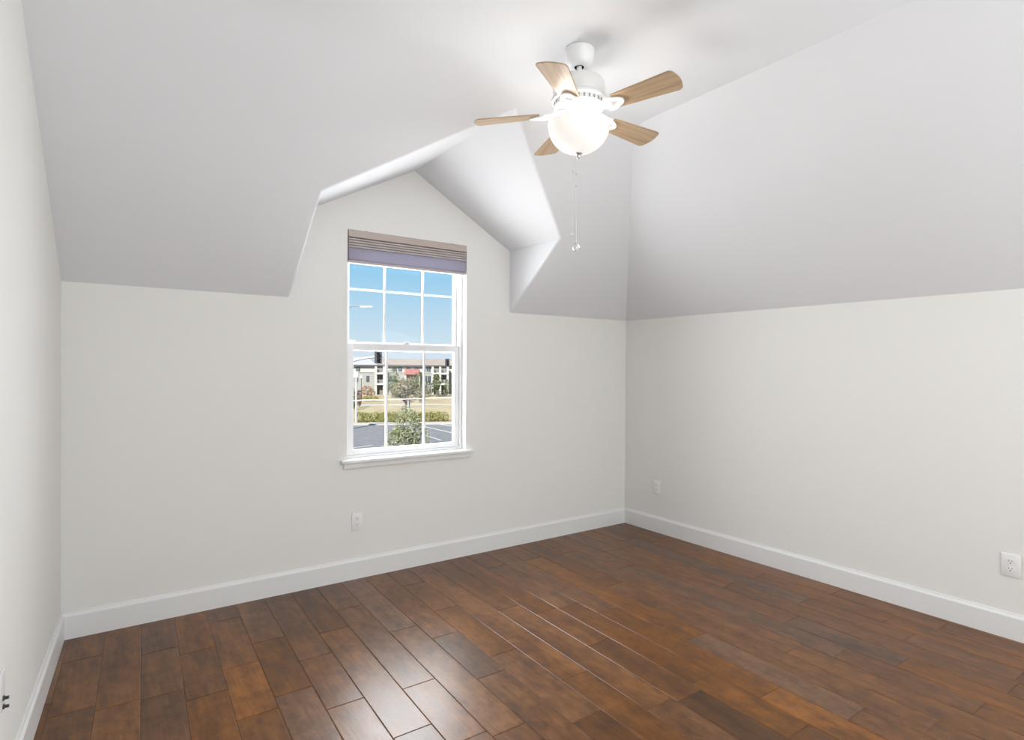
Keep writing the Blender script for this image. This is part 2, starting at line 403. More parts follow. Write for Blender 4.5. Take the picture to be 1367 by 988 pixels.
def build_shade():
    y0 = D - 0.004
    root = tag(empty('window_shade', (1.7635, y0, WZ1)), 'raised taupe and lilac pleated shade at the top of the window', 'window shade')
    xa, xb = WX0+.004, WX1-.004
    def loc(bm):
        for v in bm.verts: v.co -= root.location
        return bm
    bm = bmesh.new(); box(bm, xa, xb, y0-.006, y0+.048, 2.238, 2.285, .005); 
    for x in (xa+.12, xb-.12): box(bm, x-.012, x+.012, y0-.009, y0, 2.278, 2.2868, .002)
    obj('headrail', loc(bm), M_head, root)
    # stack of folded pleats
    bm = bmesh.new(); pts = []; n = 4; z = 2.236; h = (2.236-2.170)/n
    fr = []; 
    for i in range(n):
        fr += [(y0+.012, z), (y0-.001, z-h*.30), (y0-.001, z-h*.75), (y0+.010, z-h)]; z -= h
    back = [(y0+.044, 2.170), (y0+.044, 2.236)]
    prism(bm, fr + back, 'x', xa+.004, xb-.004); obj('pleat_stack', loc(bm), M_pleat, root)
    # open cell of fabric
    bm = bmesh.new()
    fr = [(y0+.012, 2.170), (y0+.002, 2.150), (y0+.002, 2.096), (y0+.010, 2.086)]
    bk = [(y0+.034, 2.086), (y0+.042, 2.096), (y0+.042, 2.150), (y0+.034, 2.170)]
    prism(bm, fr + bk, 'x', xa+.004, xb-.004); obj('shade_fabric', loc(bm), M_cell, root)
    bm = bmesh.new(); box(bm, xa+.002, xb-.002, y0+.002, y0+.044, 2.071, 2.0865, .003); obj('bottom_rail', loc(bm), M_pleat, root)
build_shade()

# ------------------------------------------------------------------ ceiling fan
M_fanw = new_mat('white_enamel', (0.84, 0.84, 0.83), 0.3)
M_dark = new_mat('dark_gap', (0.03, 0.03, 0.03), 0.7)
M_blade = new_mat('light_oak', (0.50, 0.33, 0.19), 0.45); noise_color(M_blade, (0.40, 0.275, 0.165), (0.53, 0.385, 0.25), 1.0, 5, (3, 60, 3)); 
M_nick = new_mat('brushed_nickel', (0.62, 0.61, 0.60), 0.35, 0.8)
M_chain = new_mat('chain_metal', (0.75, 0.74, 0.72), 0.35, 0.5)
M_cryst = new_mat('crystal', (0.95, 0.95, 0.97), 0.02, 0.0, 0.8); M_cryst.node_tree.nodes['Principled BSDF'].inputs['Transmission Weight'].default_value = 0.75
M_bowl = bpy.data.materials.new('lit_frosted_glass'); M_bowl.use_nodes = True
def bowl_nodes():
    t = M_bowl.node_tree; t.nodes.clear()
    o = t.nodes.new('ShaderNodeOutputMaterial'); mx = t.nodes.new('ShaderNodeMixShader'); ad = t.nodes.new('ShaderNodeAddShader')
    d = t.nodes.new('ShaderNodeBsdfPrincipled'); d.inputs['Base Color'].default_value = (0.9, 0.89, 0.87, 1); d.inputs['Roughness'].default_value = 0.25
    tr = t.nodes.new('ShaderNodeBsdfTranslucent'); tr.inputs[0].default_value = (0.95, 0.93, 0.9, 1)
    em = t.nodes.new('ShaderNodeEmission'); em.inputs['Color'].default_value = (1.0, 0.95, 0.88, 1); em.inputs['Strength'].default_value = 0.36
    mx.inputs[0].default_value = 0.012
    t.links.new(d.outputs[0], mx.inputs[1]); t.links.new(tr.outputs[0], mx.inputs[2])
    t.links.new(mx.outputs[0], ad.inputs[0]); t.links.new(em.outputs[0], ad.inputs[1]); t.links.new(ad.outputs[0], o.inputs[0])
bowl_nodes()
FAN = Vector((1.765, 1.997, ZC))
def build_fan():
    root = tag(empty('ceiling_fan', FAN), 'white five blade ceiling fan with light oak blades and lit bowl light', 'ceiling fan')
    S = lambda prof: [(r, z - ZC) for r, z in prof]
    bm = bmesh.new(); lathe(bm, S([(0, 2.829), (.064, 2.829), (.067, 2.825), (.067, 2.818), (.0655, 2.816), (.066, 2.800), (.060, 2.775), (.050, 2.757), (.040, 2.750), (.022, 2.749), (.021, 2.765)]))
    can = obj('canopy', bm, M_fanw, root, auto=40)
    bm = bmesh.new(); lathe(bm, S([(.0205, 2.7475), (.0205, 2.765), (0, 2.765)]), 32); lathe(bm, S([(0, 2.760), (.020, 2.760)]), 32)
    obj('hanger_socket', bm, M_dark, can, auto=40)
    bm = bmesh.new(); lathe(bm, S([(0, 2.78), (.0115, 2.78), (.0115, 2.705), (.018, 2.703), (.018, 2.69), (0, 2.69)]), 28); obj('downrod', bm, M_fanw, root, auto=40)
    bm = bmesh.new(); lathe(bm, S([(0, 2.700), (.050, 2.700), (.085, 2.695), (.106, 2.684), (.1155, 2.668), (.118, 2.650), (.118, 2.618), (.115, 2.613), (.10, 2.612), (0, 2.612)]), 64)
    obj('motor_housing', bm, M_fanw, root, auto=40)
    bm = bmesh.new()                                   # vented ring below the housing
    lathe(bm, S([(.10, 2.612), (.119, 2.611), (.123, 2.606), (.124, 2.598), (.122, 2.592), (.114, 2.588), (.113, 2.566), (.102, 2.560), (.06, 2.558), (0, 2.558)]), 64)
    ring = obj('vent_ring', bm, M_fanw, root, auto=40)
    bm = bmesh.new()
    for i in range(30):
        a = 2*pi*i/30; f = box(bm, .1125, .1150, -.0040, .0040, 2.570-ZC, 2.585-ZC)
        vs = {v for q in f for v in q.verts}
        for v in vs: v.co = Matrix.Rotation(a, 3, 'Z') @ v.co
    obj('vent_slot', bm, new_mat('vent_shadow', (0.35, 0.35, 0.35), 0.8), ring)
    bm = bmesh.new()                                   # light fitter
    lathe(bm, S([(0, 2.558), (.062, 2.557), (.066, 2.553), (.066, 2.520), (.060, 2.516), (.030, 2.514), (0, 2.514)]), 48)
    obj('light_fitter', bm, M_fanw, root, auto=40)
    bm = bmesh.new()
    prof = []
    for i in range(15):
        a = (pi/2)*i/14; prof.append((.138*sin(a)**.92 if i else 0, 2.487 - .124*cos(a)))
    prof += [(.1405, 2.492), (.1385, 2.495), (.1355, 2.492)]
    inner = [(max(0, r-.0035) if r > 0 else 0, z+.0035) for r, z in prof[:15]][::-1]
    lathe(bm, S(prof + inner), 64); obj('glass_bowl', bm, M_bowl, root, smooth=True)
    bm = bmesh.new()
    lathe(bm, S([(0, 2.372), (.017, 2.366), (.0175, 2.360), (.012, 2.355), (.008, 2.350), (.008, 2.345), (.004, 2.338), (0, 2.337)]), 28)
    lathe(bm, S([(0, 2.515), (.004, 2.515), (.004, 2.36), (0, 2.36)]), 10)
    obj('finial', bm, M_nick, root, auto=50)
    # bulbs: the lamp's own light
    for k in range(3):
        a = 2*pi*k/3 + 0.5
        add_light('bulb_light', 'POINT', 1.7, (1.0, 0.95, 0.88), FAN + Vector((.085*cos(a), .085*sin(a), 2.502-ZC)), shadow_soft_size=.022)
    # blades with their brackets
    tilt = [3.8, -0.3, -1.2, -3.0, 1.6]
    for i in range(5):
        bm = bmesh.new()
        outl = []
        r0_, r1_ = .180, .475
        for j in range(9): t = j/8; outl.append((r0_ + (r1_-.032-r0_)*t, .047 + .018*t))
        for j in range(1, 10): a = (pi/2)*j/10; outl.append((r1_ -.032 + .024*sin(a), .040 + .025*cos(a)))
        for j in range(1, 5): y = .040*(1-j/4.0) + .0001; outl.append((r1_ -.008 + .008*(1-(y/.040)**2), y))
        outl = outl + [(x, -y) for x, y in outl[::-1]]
        prism(bm, outl, 'z', -.0025, .0025)
        ver = [e for e in bm.edges if abs(e.verts[0].co.z - e.verts[1].co.z) < 1e-6]
        bmesh.ops.bevel(bm, geom=ver, offset=.0012, segments=2, affect='EDGES')
        b = obj('blade', bm, M_blade, root, auto=40)
        b.location = (0, 0, 2.545 - ZC)
        b.rotation_mode = 'QUATERNION'
        rm = Matrix.Rotation(R(-73 + 72*i), 3, 'Z') @ Matrix.Rotation(-R(tilt[i] - 2.0), 3, 'Y') @ Matrix.Rotation(R(-11.5), 3, 'X')
        b.rotation_quaternion = rm.to_quaternion()
        # bracket: open scrolled shield under the blade root plus a neck to the hub
        bm = bmesh.new(); n = 40; A = []; B = []
        for k in range(n):
            a = 2*pi*k/n; cx = .176
            ro = .038 + .010*cos(3*a) * (1 if cos(a) < 0.2 else .45)
            A.append((cx + 1.12*ro*cos(a), 1.02*ro*sin(a)))
            ri = .018 + .004*cos(3*a)
            B.append((cx + .004 + 1.15*ri*cos(a), .9*ri*sin(a)))
        for z0, z1 in ((-.0105, -.0040),):
            va = [[bm.verts.new((x, y, z)) for x, y in A] for z in (z0, z1)]
            vb = [[bm.verts.new((x, y, z)) for x, y in B] for z in (z0, z1)]
            for k in range(n):
                j = (k+1) % n
                bm.faces.new((va[0][k], va[0][j], vb[0][j], vb[0][k])); bm.faces.new((va[1][k], vb[1][k], vb[1][j], va[1][j]))
                bm.faces.new((va[0][k], va[1][k], va[1][j], va[0][j])); bm.faces.new((vb[0][k], vb[0][j], vb[1][j], vb[1][k]))
        bmesh.ops.recalc_face_normals(bm, faces=bm.faces[:])
        for s in (-1, 1):                               # twin scrolled arms into the hub
            tube(bm, [(.145, s*.020, -.007), (.125, s*.017, -.004), (.105, s*.012, .004), (.085, s*.009, .010), (.055, s*.008, .012)], [.0075, .007, .0065, .007, .007], 8)
        box(bm, .050, .100, -.016, .016, .006, .014, .002)
        for (sx, sy) in ((.200, 0), (.158, .027), (.158, -.027)):
            lathe(bm, [(0, -.0128), (.004, -.0122), (.005, -.0105), (.005, -.009)], 10, (sx, sy))
        obj('blade_bracket', bm, M_fanw, b, auto=45)
    # pull chains
    fdir = Vector((-.66, -.75, 0))                    # towards the room side of the bowl
    side = Vector((.75, -.66, 0))
    for k, (off, zt, zb) in enumerate([(-.026, 2.356, 1.995), (-.0085, 2.352, 1.955)]):
        p = side*off + fdir*.012
        bm = bmesh.new(); tube(bm, [(p.x, p.y, zt-ZC+.008), (p.x, p.y, zb-ZC)], .0011, 6)
        z = zt
        while z > zb:
            bmesh.ops.create_icosphere(bm, subdivisions=1, radius=.0019, matrix=Matrix.Translation((p.x, p.y, z-ZC))); z -= .0052
        c = obj('pull_chain', bm, M_chain, root)
        def bead(z, r, h):
            bm = bmesh.new(); lathe(bm, [(0, z+h-ZC), (r*.6, z+h*.7-ZC), (r, z-ZC), (r*.6, z-h*.7-ZC), (0, z-h-ZC)], 14, (p.x, p.y)); obj('connector', bm, M_nick, c, smooth=True)
        if k == 0: bead(2.279, .0045, .008); bead(1.998, .004, .008)
        else:
            bead(2.265, .0048, .006); bead(2.213, .0052, .007)
            bm = bmesh.new(); lathe(bm, [(0, 1.962-ZC), (.006, 1.960-ZC), (.007, 1.952-ZC), (0, 1.950-ZC)], 14, (p.x, p.y)); obj('pendant_cap', bm, M_nick, c)
            bm = bmesh.new(); bmesh.ops.create_icosphere(bm, subdivisions=2, radius=.0175, matrix=Matrix.Translation((p.x, p.y, 1.936-ZC)))
            obj('crystal_pendant', bm, M_cryst, c)
build_fan()

# ------------------------------------------------------------------ wall outlets
M_plate = new_mat('white_plastic', (0.84, 0.84, 0.83), 0.35)
M_slot = new_mat('outlet_slot', (0.10, 0.10, 0.10), 0.6)
def outlet(loc, rz, label, w=.072, h=.116):
    """plate in local XZ plane, facing local -Y"""
    root = tag(empty('wall_outlet', loc, rz), label, 'outlet', 'duplex wall outlets')
    bm = bmesh.new(); box(bm, -w/2, w/2, -.0065, 0, -h/2, h/2, .003, 2); obj('cover_plate', bm, M_plate, root, auto=40)
    for s in (-1, 1):
        zc = s*.0195
        bm = bmesh.new(); pts = []
        for k in range(24):
            a = 2*pi*k/24; pts.append((.0172*cos(a), zc + max(-.0135, min(.0135, .0172*sin(a)))))
        prism(bm, pts, 'y', -.0085, -.006); rc = obj('receptacle', bm, M_plate, root)
        bm = bmesh.new()
        box(bm, -.0076, -.0054, -.0089, -.008, zc+.0005, zc+.0090); box(bm, .0054, .0076, -.0089, -.008, zc+.0015, zc+.0080)
        prism(bm, [(.0027*cos(2*pi*k/12), zc-.0070+.0030*sin(2*pi*k/12)) for k in range(12)], 'y', -.0089, -.008)
        obj('slot', bm, M_slot, rc)
    bm = bmesh.new(); prism(bm, [(.0032*cos(2*pi*k/14), .0032*sin(2*pi*k/14)) for k in range(14)], 'y', -.0080, -.006); obj('screw', bm, M_plate, root)
    return root
outlet((1.385, D, .375), 0, 'white duplex outlet below the window on the back wall')
outlet((XR, 3.362, .379), -pi/2, 'white duplex outlet low on the right wall near the far corner')
outlet((XR, .992, .381), -pi/2, 'white duplex outlet on the right wall nearest to the viewer', .080, .118)
def build_coax():
    yy = 2.325
    root = tag(empty('cable_plate', (xl(yy), yy, .408), -pi/2 - math.atan(.06)), 'white cable plate with two dark threaded connectors on the left wall', 'wall plate')
    root.rotation_euler = (0, 0, pi/2 + pi + math.atan(.06)*-1 + pi)
    bm = bmesh.new(); box(bm, -.036, .036, -.0065, 0, -.060, .060, .003, 2); obj('cover_plate', bm, M_plate, root, auto=40)
    for z in (-.020, -.046):
        bm = bmesh.new()
        pr = [(.0075, -.0065), (.0075, -.0105), (.0050, -.0105)]
        for k in range(6): pr += [(.0052, -.0108-.0014*k), (.0044, -.0115-.0014*k)]
        pr += [(.0044, -.021), (0, -.021)]
        lathe(bm, pr, 16)
        for v in bm.verts: v.co = Vector((v.co.x, v.co.z, v.co.y + z))
        obj('connector', bm, new_mat('dark_connector', (0.12, 0.12, 0.12), 0.4, 0.7), root, auto=50)
build_coax()

# ------------------------------------------------------------------ outside
GZ = -5.2
BETA = R(24.4)
EF = Vector((sin(BETA), cos(BETA), 0)); ER = Vector((cos(BETA), -sin(BETA), 0))
def look(u, v, t):
    """the point at forward distance t out of the window on the sight line u, v"""
    d = fw + rt*((u-683.5)/FPX) - up*((v-494)/FPX)
    return EYE + d*(t/d.dot(EF))
def onground(u, v):
    d = fw + rt*((u-683.5)/FPX) - up*((v-494)/FPX)
    return EYE + d*((GZ-EYE.z)/d.z)
def loc2(s, t, z=GZ): return Vector((ER*s + EF*t).to_tuple()) + Vector((0, 0, z))
def base_at(u, t):
    p = look(u, 520, t); return Vector((p.x, p.y, GZ))

M_asph = new_mat('asphalt', (0.125, 0.118, 0.125), 0.9); noise_color(M_asph, (0.105, 0.10, 0.107), (0.145, 0.137, 0.143), 1.5, 6)
M_dry = new_mat('dry_grass', (0.3, 0.25, 0.16), 0.95); noise_color(M_dry, (0.225, 0.17, 0.095), (0.285, 0.225, 0.14), 0.25, 6, lo=.4, hi=.6)
M_conc = new_mat('concrete', (0.30, 0.285, 0.27), 0.9)
M_paint = new_mat('road_paint', (0.36, 0.35, 0.35), 0.8)
def strip(bm, pts, z):
    f = bm.faces.new([bm.verts.new((p.x, p.y, z)) for p in pts]); 
    if f.normal.z < 0: f.normal_flip()
    return f
def slab(name, s0, s1, t0, t1, z0, z1, mt):
    bm = bmesh.new(); prism(bm, [loc2(s, t).to_tuple()[:2] for s, t in ((s0, t0), (s1, t0), (s1, t1), (s0, t1))], 'z', z0, z1)
    return struct(obj(name, bm, mt))
slab('ground', -400, 400, 4, 900, GZ-.5, GZ-.02, M_dry)
lot = slab('parking_lot', -60, 60, 5.5, 66.5, GZ-.2, GZ, M_asph)
slab('curb', -60, 60, 66.5, 68.0, GZ-.2, GZ+.14, M_conc)
slab('footpath', -120, 120, 100, 103, GZ-.2, GZ+.0, M_conc)
def build_lines():
    for a, b, w in (((571, 564), (604, 569), .35), ((567, 569.6), (606, 578.5), .22), ((548, 575.2), (588.5, 587.7), .16), ((486, 561.8), (515, 567.2), .25), ((470, 598), (497, 594.6), .18)):
        p, q = onground(*a), onground(*b); d = (q-p).normalized(); n = Vector((-d.y, d.x, 0))*w/2
        bm = bmesh.new(); prism(bm, [(p+n).to_tuple()[:2], (q+n).to_tuple()[:2], (q-n).to_tuple()[:2], (p-n).to_tuple()[:2]], 'z', GZ-.01, GZ+.012)
        obj('painted_line', bm, M_paint, lot)
build_lines()

# foliage
def leaf_mat(name, c1, c2, scale=3.0):
    mt = new_mat(name, c1, 0.7, spec=0.2); noise_color(mt, c1, c2, scale, 4, lo=.38, hi=.62); return mt
M_bark = new_mat('bark', (0.09, 0.07, 0.06), 0.9)
def leaves(bm, c, rad, n, size, rnd, shell=.35, zmin=None):
    for _ in range(n):
        while True:
            d = Vector((rnd.uniform(-1, 1), rnd.uniform(-1, 1), rnd.uniform(-1, 1)))
            if .02 < d.length <= 1: break
        rr = d.length**shell; d.normalize()
        p = c + Vector((d.x*rad[0], d.y*rad[1], d.z*rad[2]))*rr
        if zmin is not None and p.z < zmin: p.z = zmin + rnd.uniform(0, .2)*rad[2]
        a = Vector((rnd.gauss(0, 1), rnd.gauss(0, 1), rnd.gauss(0, 1))).normalized(); b = a.orthogonal().normalized()
        b = Matrix.Rotation(rnd.uniform(0, 6.28), 3, a) @ b
        l = size*rnd.uniform(.6, 1.3); w = l*.42
        c_ = a.cross(b)*.12*l
        bm.faces.new([bm.verts.new(p + q) for q in (-b*l*.5, a*w*.5 + c_, b*l*.5, -a*w*.5 + c_)])
def tree(name, root_p, blobs, leaf, n, size, label, cat, trunk_r=.12, trunk_h=1.5, group=None, seed=1, stems=1, branches=6):
    rnd = random.Random(seed)
    root = tag(empty(name, root_p), label, cat, group)
    bm = bmesh.new()
    tot = sum(b[1][0]*b[1][1]*b[1][2] for b in blobs)
    for c, rad in blobs: leaves(bm, Vector(c), rad, int(n*rad[0]*rad[1]*rad[2]/tot) + 5, size, rnd, zmin=0.02)
    obj('foliage', bm, leaf, root)
    bm = bmesh.new()
    for s in range(stems):
        ang = rnd.uniform(0, 6.28); off = Vector((cos(ang), sin(ang), 0))*(trunk_r*1.6 if stems > 1 else 0)
        top = off*2.2 + Vector((rnd.uniform(-.1, .1), rnd.uniform(-.1, .1), trunk_h))
        tube(bm, [off, off*1.4 + Vector((0, 0, trunk_h*.5)), top], [trunk_r, trunk_r*.8, trunk_r*.6], 8)
        for k in range(branches):
            c, rad = blobs[k % len(blobs)]
            e_ = Vector(c) + Vector((rnd.uniform(-.6, .6)*rad[0], rnd.uniform(-.6, .6)*rad[1], rnd.uniform(-.2, .5)*rad[2]))
            st = top*rnd.uniform(.7, 1.0); mid = (st + e_)/2 + Vector((0, 0, .1*trunk_h))
            tube(bm, [st, mid, e_], [trunk_r*.45, trunk_r*.3, trunk_r*.12], 6)
    obj('trunk', bm, M_bark, root)
    return root
L_fore = leaf_mat('sage_leaf', (0.13, 0.145, 0.075), (0.27, 0.27, 0.17), 9)
L_yel = leaf_mat('yellow_green_leaf', (0.14, 0.15, 0.035), (0.24, 0.23, 0.08), 6)
L_olive = leaf_mat('olive_leaf', (0.13, 0.125, 0.07), (0.25, 0.22, 0.15), .8)
L_green = leaf_mat('green_leaf', (0.055, 0.08, 0.03), (0.13, 0.15, 0.06), .8)
L_dark = leaf_mat('dark_leaf', (0.03, 0.045, 0.025), (0.09, 0.10, 0.05), .6)
L_orange = leaf_mat('orange_leaf', (0.24, 0.10, 0.05), (0.24, 0.16, 0.07), .6)
L_wine = leaf_mat('burgundy_leaf', (0.07, 0.03, 0.035), (0.13, 0.06, 0.06), .6)

def build_plants():
    # slim tree close outside the window
    t = 15.0; b = base_at(537, t)
    tree('slim_tree', b, [((0, 0, 4.35), (.50, .50, .75)), ((.12, -.05, 5.05), (.34, .34, .55)), ((-.15, .05, 3.6), (.60, .55, .7)), ((.35, -.15, 4.0), (.35, .35, .5)), ((.42, -.2, 4.75), (.22, .22, .4))],
         L_fore, 6500, .085, 'sage green leafy tree close outside the lower sash', 'tree', .05, 3.2, seed=3, stems=1, branches=12)
    b = base_at(503, 14.0)
    tree('leafy_shrub', b, [((0, 0, 3.35), (.17, .17, .18)), ((0.03, 0, 3.0), (.24, .24, .35)), ((.12, -.05, 3.55), (.08, .08, .16))], L_yel, 700, .07,
         'yellow green shrub top at the lower left corner of the window', 'shrub', .03, 2.8, seed=4, branches=6)
    # hedge in two clipped runs along the curb
    for (u0, u1, lab, sd, mt) in ((478, 597, 'long yellow green clipped hedge behind the parking lot curb', 5, L_yel),):
        p, q = base_at(u0, 70.5), base_at(u1, 70.5)
        root = tag(empty('hedge', (p+q)/2), lab, 'hedge'); rnd = random.Random(sd)
        bm = bmesh.new(); L = (q-p).length; d = (q-p).normalized()
        for k in range(34):
            c = d*(-L/2 + L*(k+.5)/34) + Vector((0, 0, .55 + rnd.uniform(-.06, .06)))
            leaves(bm, c, (.32, .5, .62), 150, .2, rnd, zmin=.03)
        obj('foliage', bm, mt, root)
    # olive tree on the dry grass
    b = base_at(546, 77.0)
    tree('olive_tree', b, [((-.2, 0, 4.1), (1.3, 1.2, .8)), ((-1.5, .2, 3.5), (.9, .8, .8)), ((-1.9, .1, 2.9), (.5, .5, .6)), ((1.3, -.3, 3.3), (.9, .9, .9)), ((1.7, -.4, 2.4), (.55, .6, .7)), ((.5, 0, 4.7), (.8, .8, .5)), ((.1, .3, 3.1), (.5, .6, .4)), ((-.9, .1, 4.5), (.6, .6, .5))],
         L_olive, 1500, .3, 'grey green multi stemmed tree standing on the dry grass', 'tree', .13, 2.0, seed=6, stems=3, branches=8)
    # planting in front of the building
    for (name, u, t, blobs, mt, n, sz, lab, cat, tr, th, sd) in (
        ('evergreen_tree', 524, 128, [((0, 0, 3.4), (1.5, 1.5, 2.6)), ((.6, 0, 2.0), (1.3, 1.3, 1.8))], L_green, 900, .4, 'dark green tree left of the red canopy of the apartment building', 'tree', .15, 1.2, 8),
        ('evergreen_tree', 560, 126, [((0, 0, 3.2), (1.3, 1.3, 2.2)), ((.4, 0, 1.6), (1.2, 1.2, 1.4))], L_green, 700, .4, 'green tree directly behind the olive tree right of the red canopy', 'tree', .15, 1.2, 9),
        ('street_tree', 583, 126, [((0, 0, 3.3), (.95, .95, 1.7)), ((0, 0, 2.2), (.7, .7, 1.0))], L_green, 600, .35, 'narrow green tree with pale trunk before the right balconies', 'tree', .10, 1.6, 10),
        ('shrub', 597, 129, [((0, 0, 2.0), (.6, .6, 1.6))], L_green, 300, .35, 'green shrub between the right balcony columns', 'shrub', .06, .6, 11),
        ('shrub', 606, 124, [((0, 0, 1.8), (.55, .55, 1.7))], L_green, 300, .35, 'green shrub at the right edge of the lower sash', 'shrub', .06, .6, 12),
        ('shrub', 490, 124, [((0, 0, 1.5), (1.3, 1.0, 1.0)), ((1.0, 0, 1.0), (.8, .8, .8))], L_orange, 420, .35, 'orange red shrub before the left wing of the building', 'shrub', .06, .5, 13),
        ('shrub', 494, 112, [((0, 0, .5), (1.7, .5, .5))], L_yel, 300, .3, 'low yellow green bush under the orange shrub', 'shrub', .05, .3, 14),
        ('shrub', 479.5, 95, [((0, 0, 1.5), (.42, .42, 1.3))], L_wine, 300, .26, 'burgundy upright shrub beside the white sign pole', 'shrub', .05, .5, 15),
        ('shrub', 472.5, 90, [((0, 0, 1.6), (.35, .35, 1.5))], L_green, 300, .26, 'green upright shrub left of the white sign pole', 'shrub', .05, .5, 16),
        ('shrub', 573, 130, [((0, 0, 1.7), (1.1, .8, 1.6))], L_dark, 350, .35, 'dark shrub left of the first right balcony column', 'shrub', .06, .6, 17),
        ('shrub', 590, 131, [((0, 0, .55), (1.8, .6, .55))], L_dark, 260, .3, 'low dark bush below the right balconies', 'shrub', .05, .3, 18),
        ('shrub', 535, 122, [((0, 0, .6), (2.0, .6, .6))], L_dark, 260, .3, 'low dark bush at the foot of the dark green tree', 'shrub', .05, .3, 19)):
        tree(name, base_at(u, t), blobs, mt, n, sz, lab, cat, tr, th, seed=sd, branches=4)
build_plants()

# apartment building beyond the field, local frame: x along facade (to the right), y away, z up
M_bw = new_mat('building_white', (0.34, 0.335, 0.32), 0.8); M_bg = new_mat('building_grey', (0.21, 0.21, 0.20), 0.8)
M_roof = new_mat('brown_roof_tile', (0.20, 0.165, 0.14), 0.9); noise_color(M_roof, (0.18, 0.15, 0.13), (0.22, 0.18, 0.155), .8, 4)
M_roofg = new_mat('grey_roof', (0.25, 0.245, 0.27), 0.9)
M_eave = new_mat('dark_eave', (0.06, 0.06, 0.065), 0.8); M_red = new_mat('red_canopy', (0.24, 0.085, 0.075), 0.8)
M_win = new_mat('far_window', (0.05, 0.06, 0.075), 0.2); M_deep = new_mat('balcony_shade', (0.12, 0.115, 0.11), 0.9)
def build_apartments():
    T = 138.0
    o = base_at(540, T)
    root = tag(empty('apartment_building', o, -BETA), 'long white and grey apartment building with brown roof across the field', 'building')
    sx = lambda u: (look(u, 520, T) - o).dot(ER)
    hz = lambda v: look(540, v, T).z - GZ
    x0, x1 = sx(440) - 40, sx(640) + 25
    ze = hz(488.5)
    bm = bmesh.new(); box(bm, x0, x1, 0, 12, 0, ze); obj('wall', bm, M_bg, root)
    bm = bmesh.new(); box(bm, x0, x1, -.12, .0, hz(497.5), ze-.1); obj('upper_band', bm, M_bw, root)
    bm = bmesh.new(); box(bm, x0-1, x1+1, -.7, 13, ze-.12, ze+.2); obj('eave', bm, M_eave, root)
    # hipped brown roof over the right part, grey roof over the left wing
    zr = hz(478.5)
    def hip(name, xa, xb, zt, mt, inset):
        bm = bmesh.new()
        b = [bm.verts.new(p) for p in ((xa, -.65, ze+.2), (xb, -.65, ze+.2), (xb, 13, ze+.22), (xa, 13, ze+.22))]
        r = [bm.verts.new(p) for p in ((xa+inset, 4.5, zt), (xb-inset, 4.5, zt))]
        for f in ((b[0], b[1], r[1], r[0]), (b[1], b[2], r[1]), (b[2], b[3], r[0], r[1]), (b[3], b[0], r[0]), (b[3], b[2], b[1], b[0])): bm.faces.new(f)
        obj(name, bm, mt, root)
    hip('roof', sx(503), x1+1, zr, M_roof, 1.0)
    hip('wing_roof', x0-1, sx(504), hz(477), M_roofg, 2.5)
    # upper windows
    for u in (468, 478, 527, 534, 545, 556, 566, 572):
        bm = bmesh.new(); box(bm, sx(u)-.45, sx(u)+.45, -.2, -.1, hz(496), hz(490.5)); w = obj('window', bm, M_win, root)
        bm = bmesh.new(); box(bm, sx(u)-.03, sx(u)+.03, -.24, -.2, hz(496), hz(490.5)); obj('mullion', bm, M_bw, w)
    for k in range(16):
        for zz in (hz(510), hz(496)):
            xw = (sx(445) - 2.4*k) if k < 12 else sx(625) + 4*(k-12)
            bm = bmesh.new(); box(bm, xw-.45, xw+.45, -.2, .02, zz, zz+1.0); obj('window', bm, M_win, root)
    for u in (476, 491, 521, 527, 568, 573):
        bm = bmesh.new(); box(bm, sx(u)-.35, sx(u)+.35, -.06, .02, hz(510), hz(502)); obj('window', bm, M_win, root)
    # balcony bays: columns, slabs, shaded recess
    def bay(ua, ub, vt):
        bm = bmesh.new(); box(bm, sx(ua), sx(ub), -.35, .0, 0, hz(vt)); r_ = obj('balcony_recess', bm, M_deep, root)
        cols = [ua, ub] if ub - ua < 12 else [ua, (ua+ub)/2, ub]
        for u in cols:
            bm = bmesh.new(); box(bm, sx(u)-.24, sx(u)+.24, -1.5, -1.0, 0, ze-.15); obj('column', bm, M_bw, root)
        for v, th in ((497.5, .4), (511.5, .4)):
            bm = bmesh.new(); box(bm, sx(ua)-.2, sx(ub)+.2, -1.6, 0.0, hz(v)-th, hz(v)+.02); obj('balcony_slab', bm, M_bw, root)
        for v in (493.5, 507.5):
            bm = bmesh.new(); z0 = hz(v) - .45
            box(bm, sx(ua), sx(ub), -1.45, -1.40, z0+.5, z0+.57)
            n = int((sx(ub)-sx(ua))/.25)
            for k in range(n): x = sx(ua) + .25*k; box(bm, x, x+.05, -1.45, -1.40, z0-.25, z0+.5)
            obj('railing', bm, M_bg, root)
    bay(502, 513, 489); bay(577, 597, 489)
    # red entrance canopy
    bm = bmesh.new(); prism(bm, [(-3.2, hz(500)), (-3.2, hz(498.5)), (0, hz(492.5)), (0, hz(500))], 'x', sx(540), sx(560)); obj('red_canopy', bm, M_red, root)
    for u in (541, 559):
        bm = bmesh.new(); box(bm, sx(u)-.15, sx(u)+.15, -3.1, -2.8, 0, hz(499.5)); obj('canopy_post', bm, M_bw, root)
build_apartments()

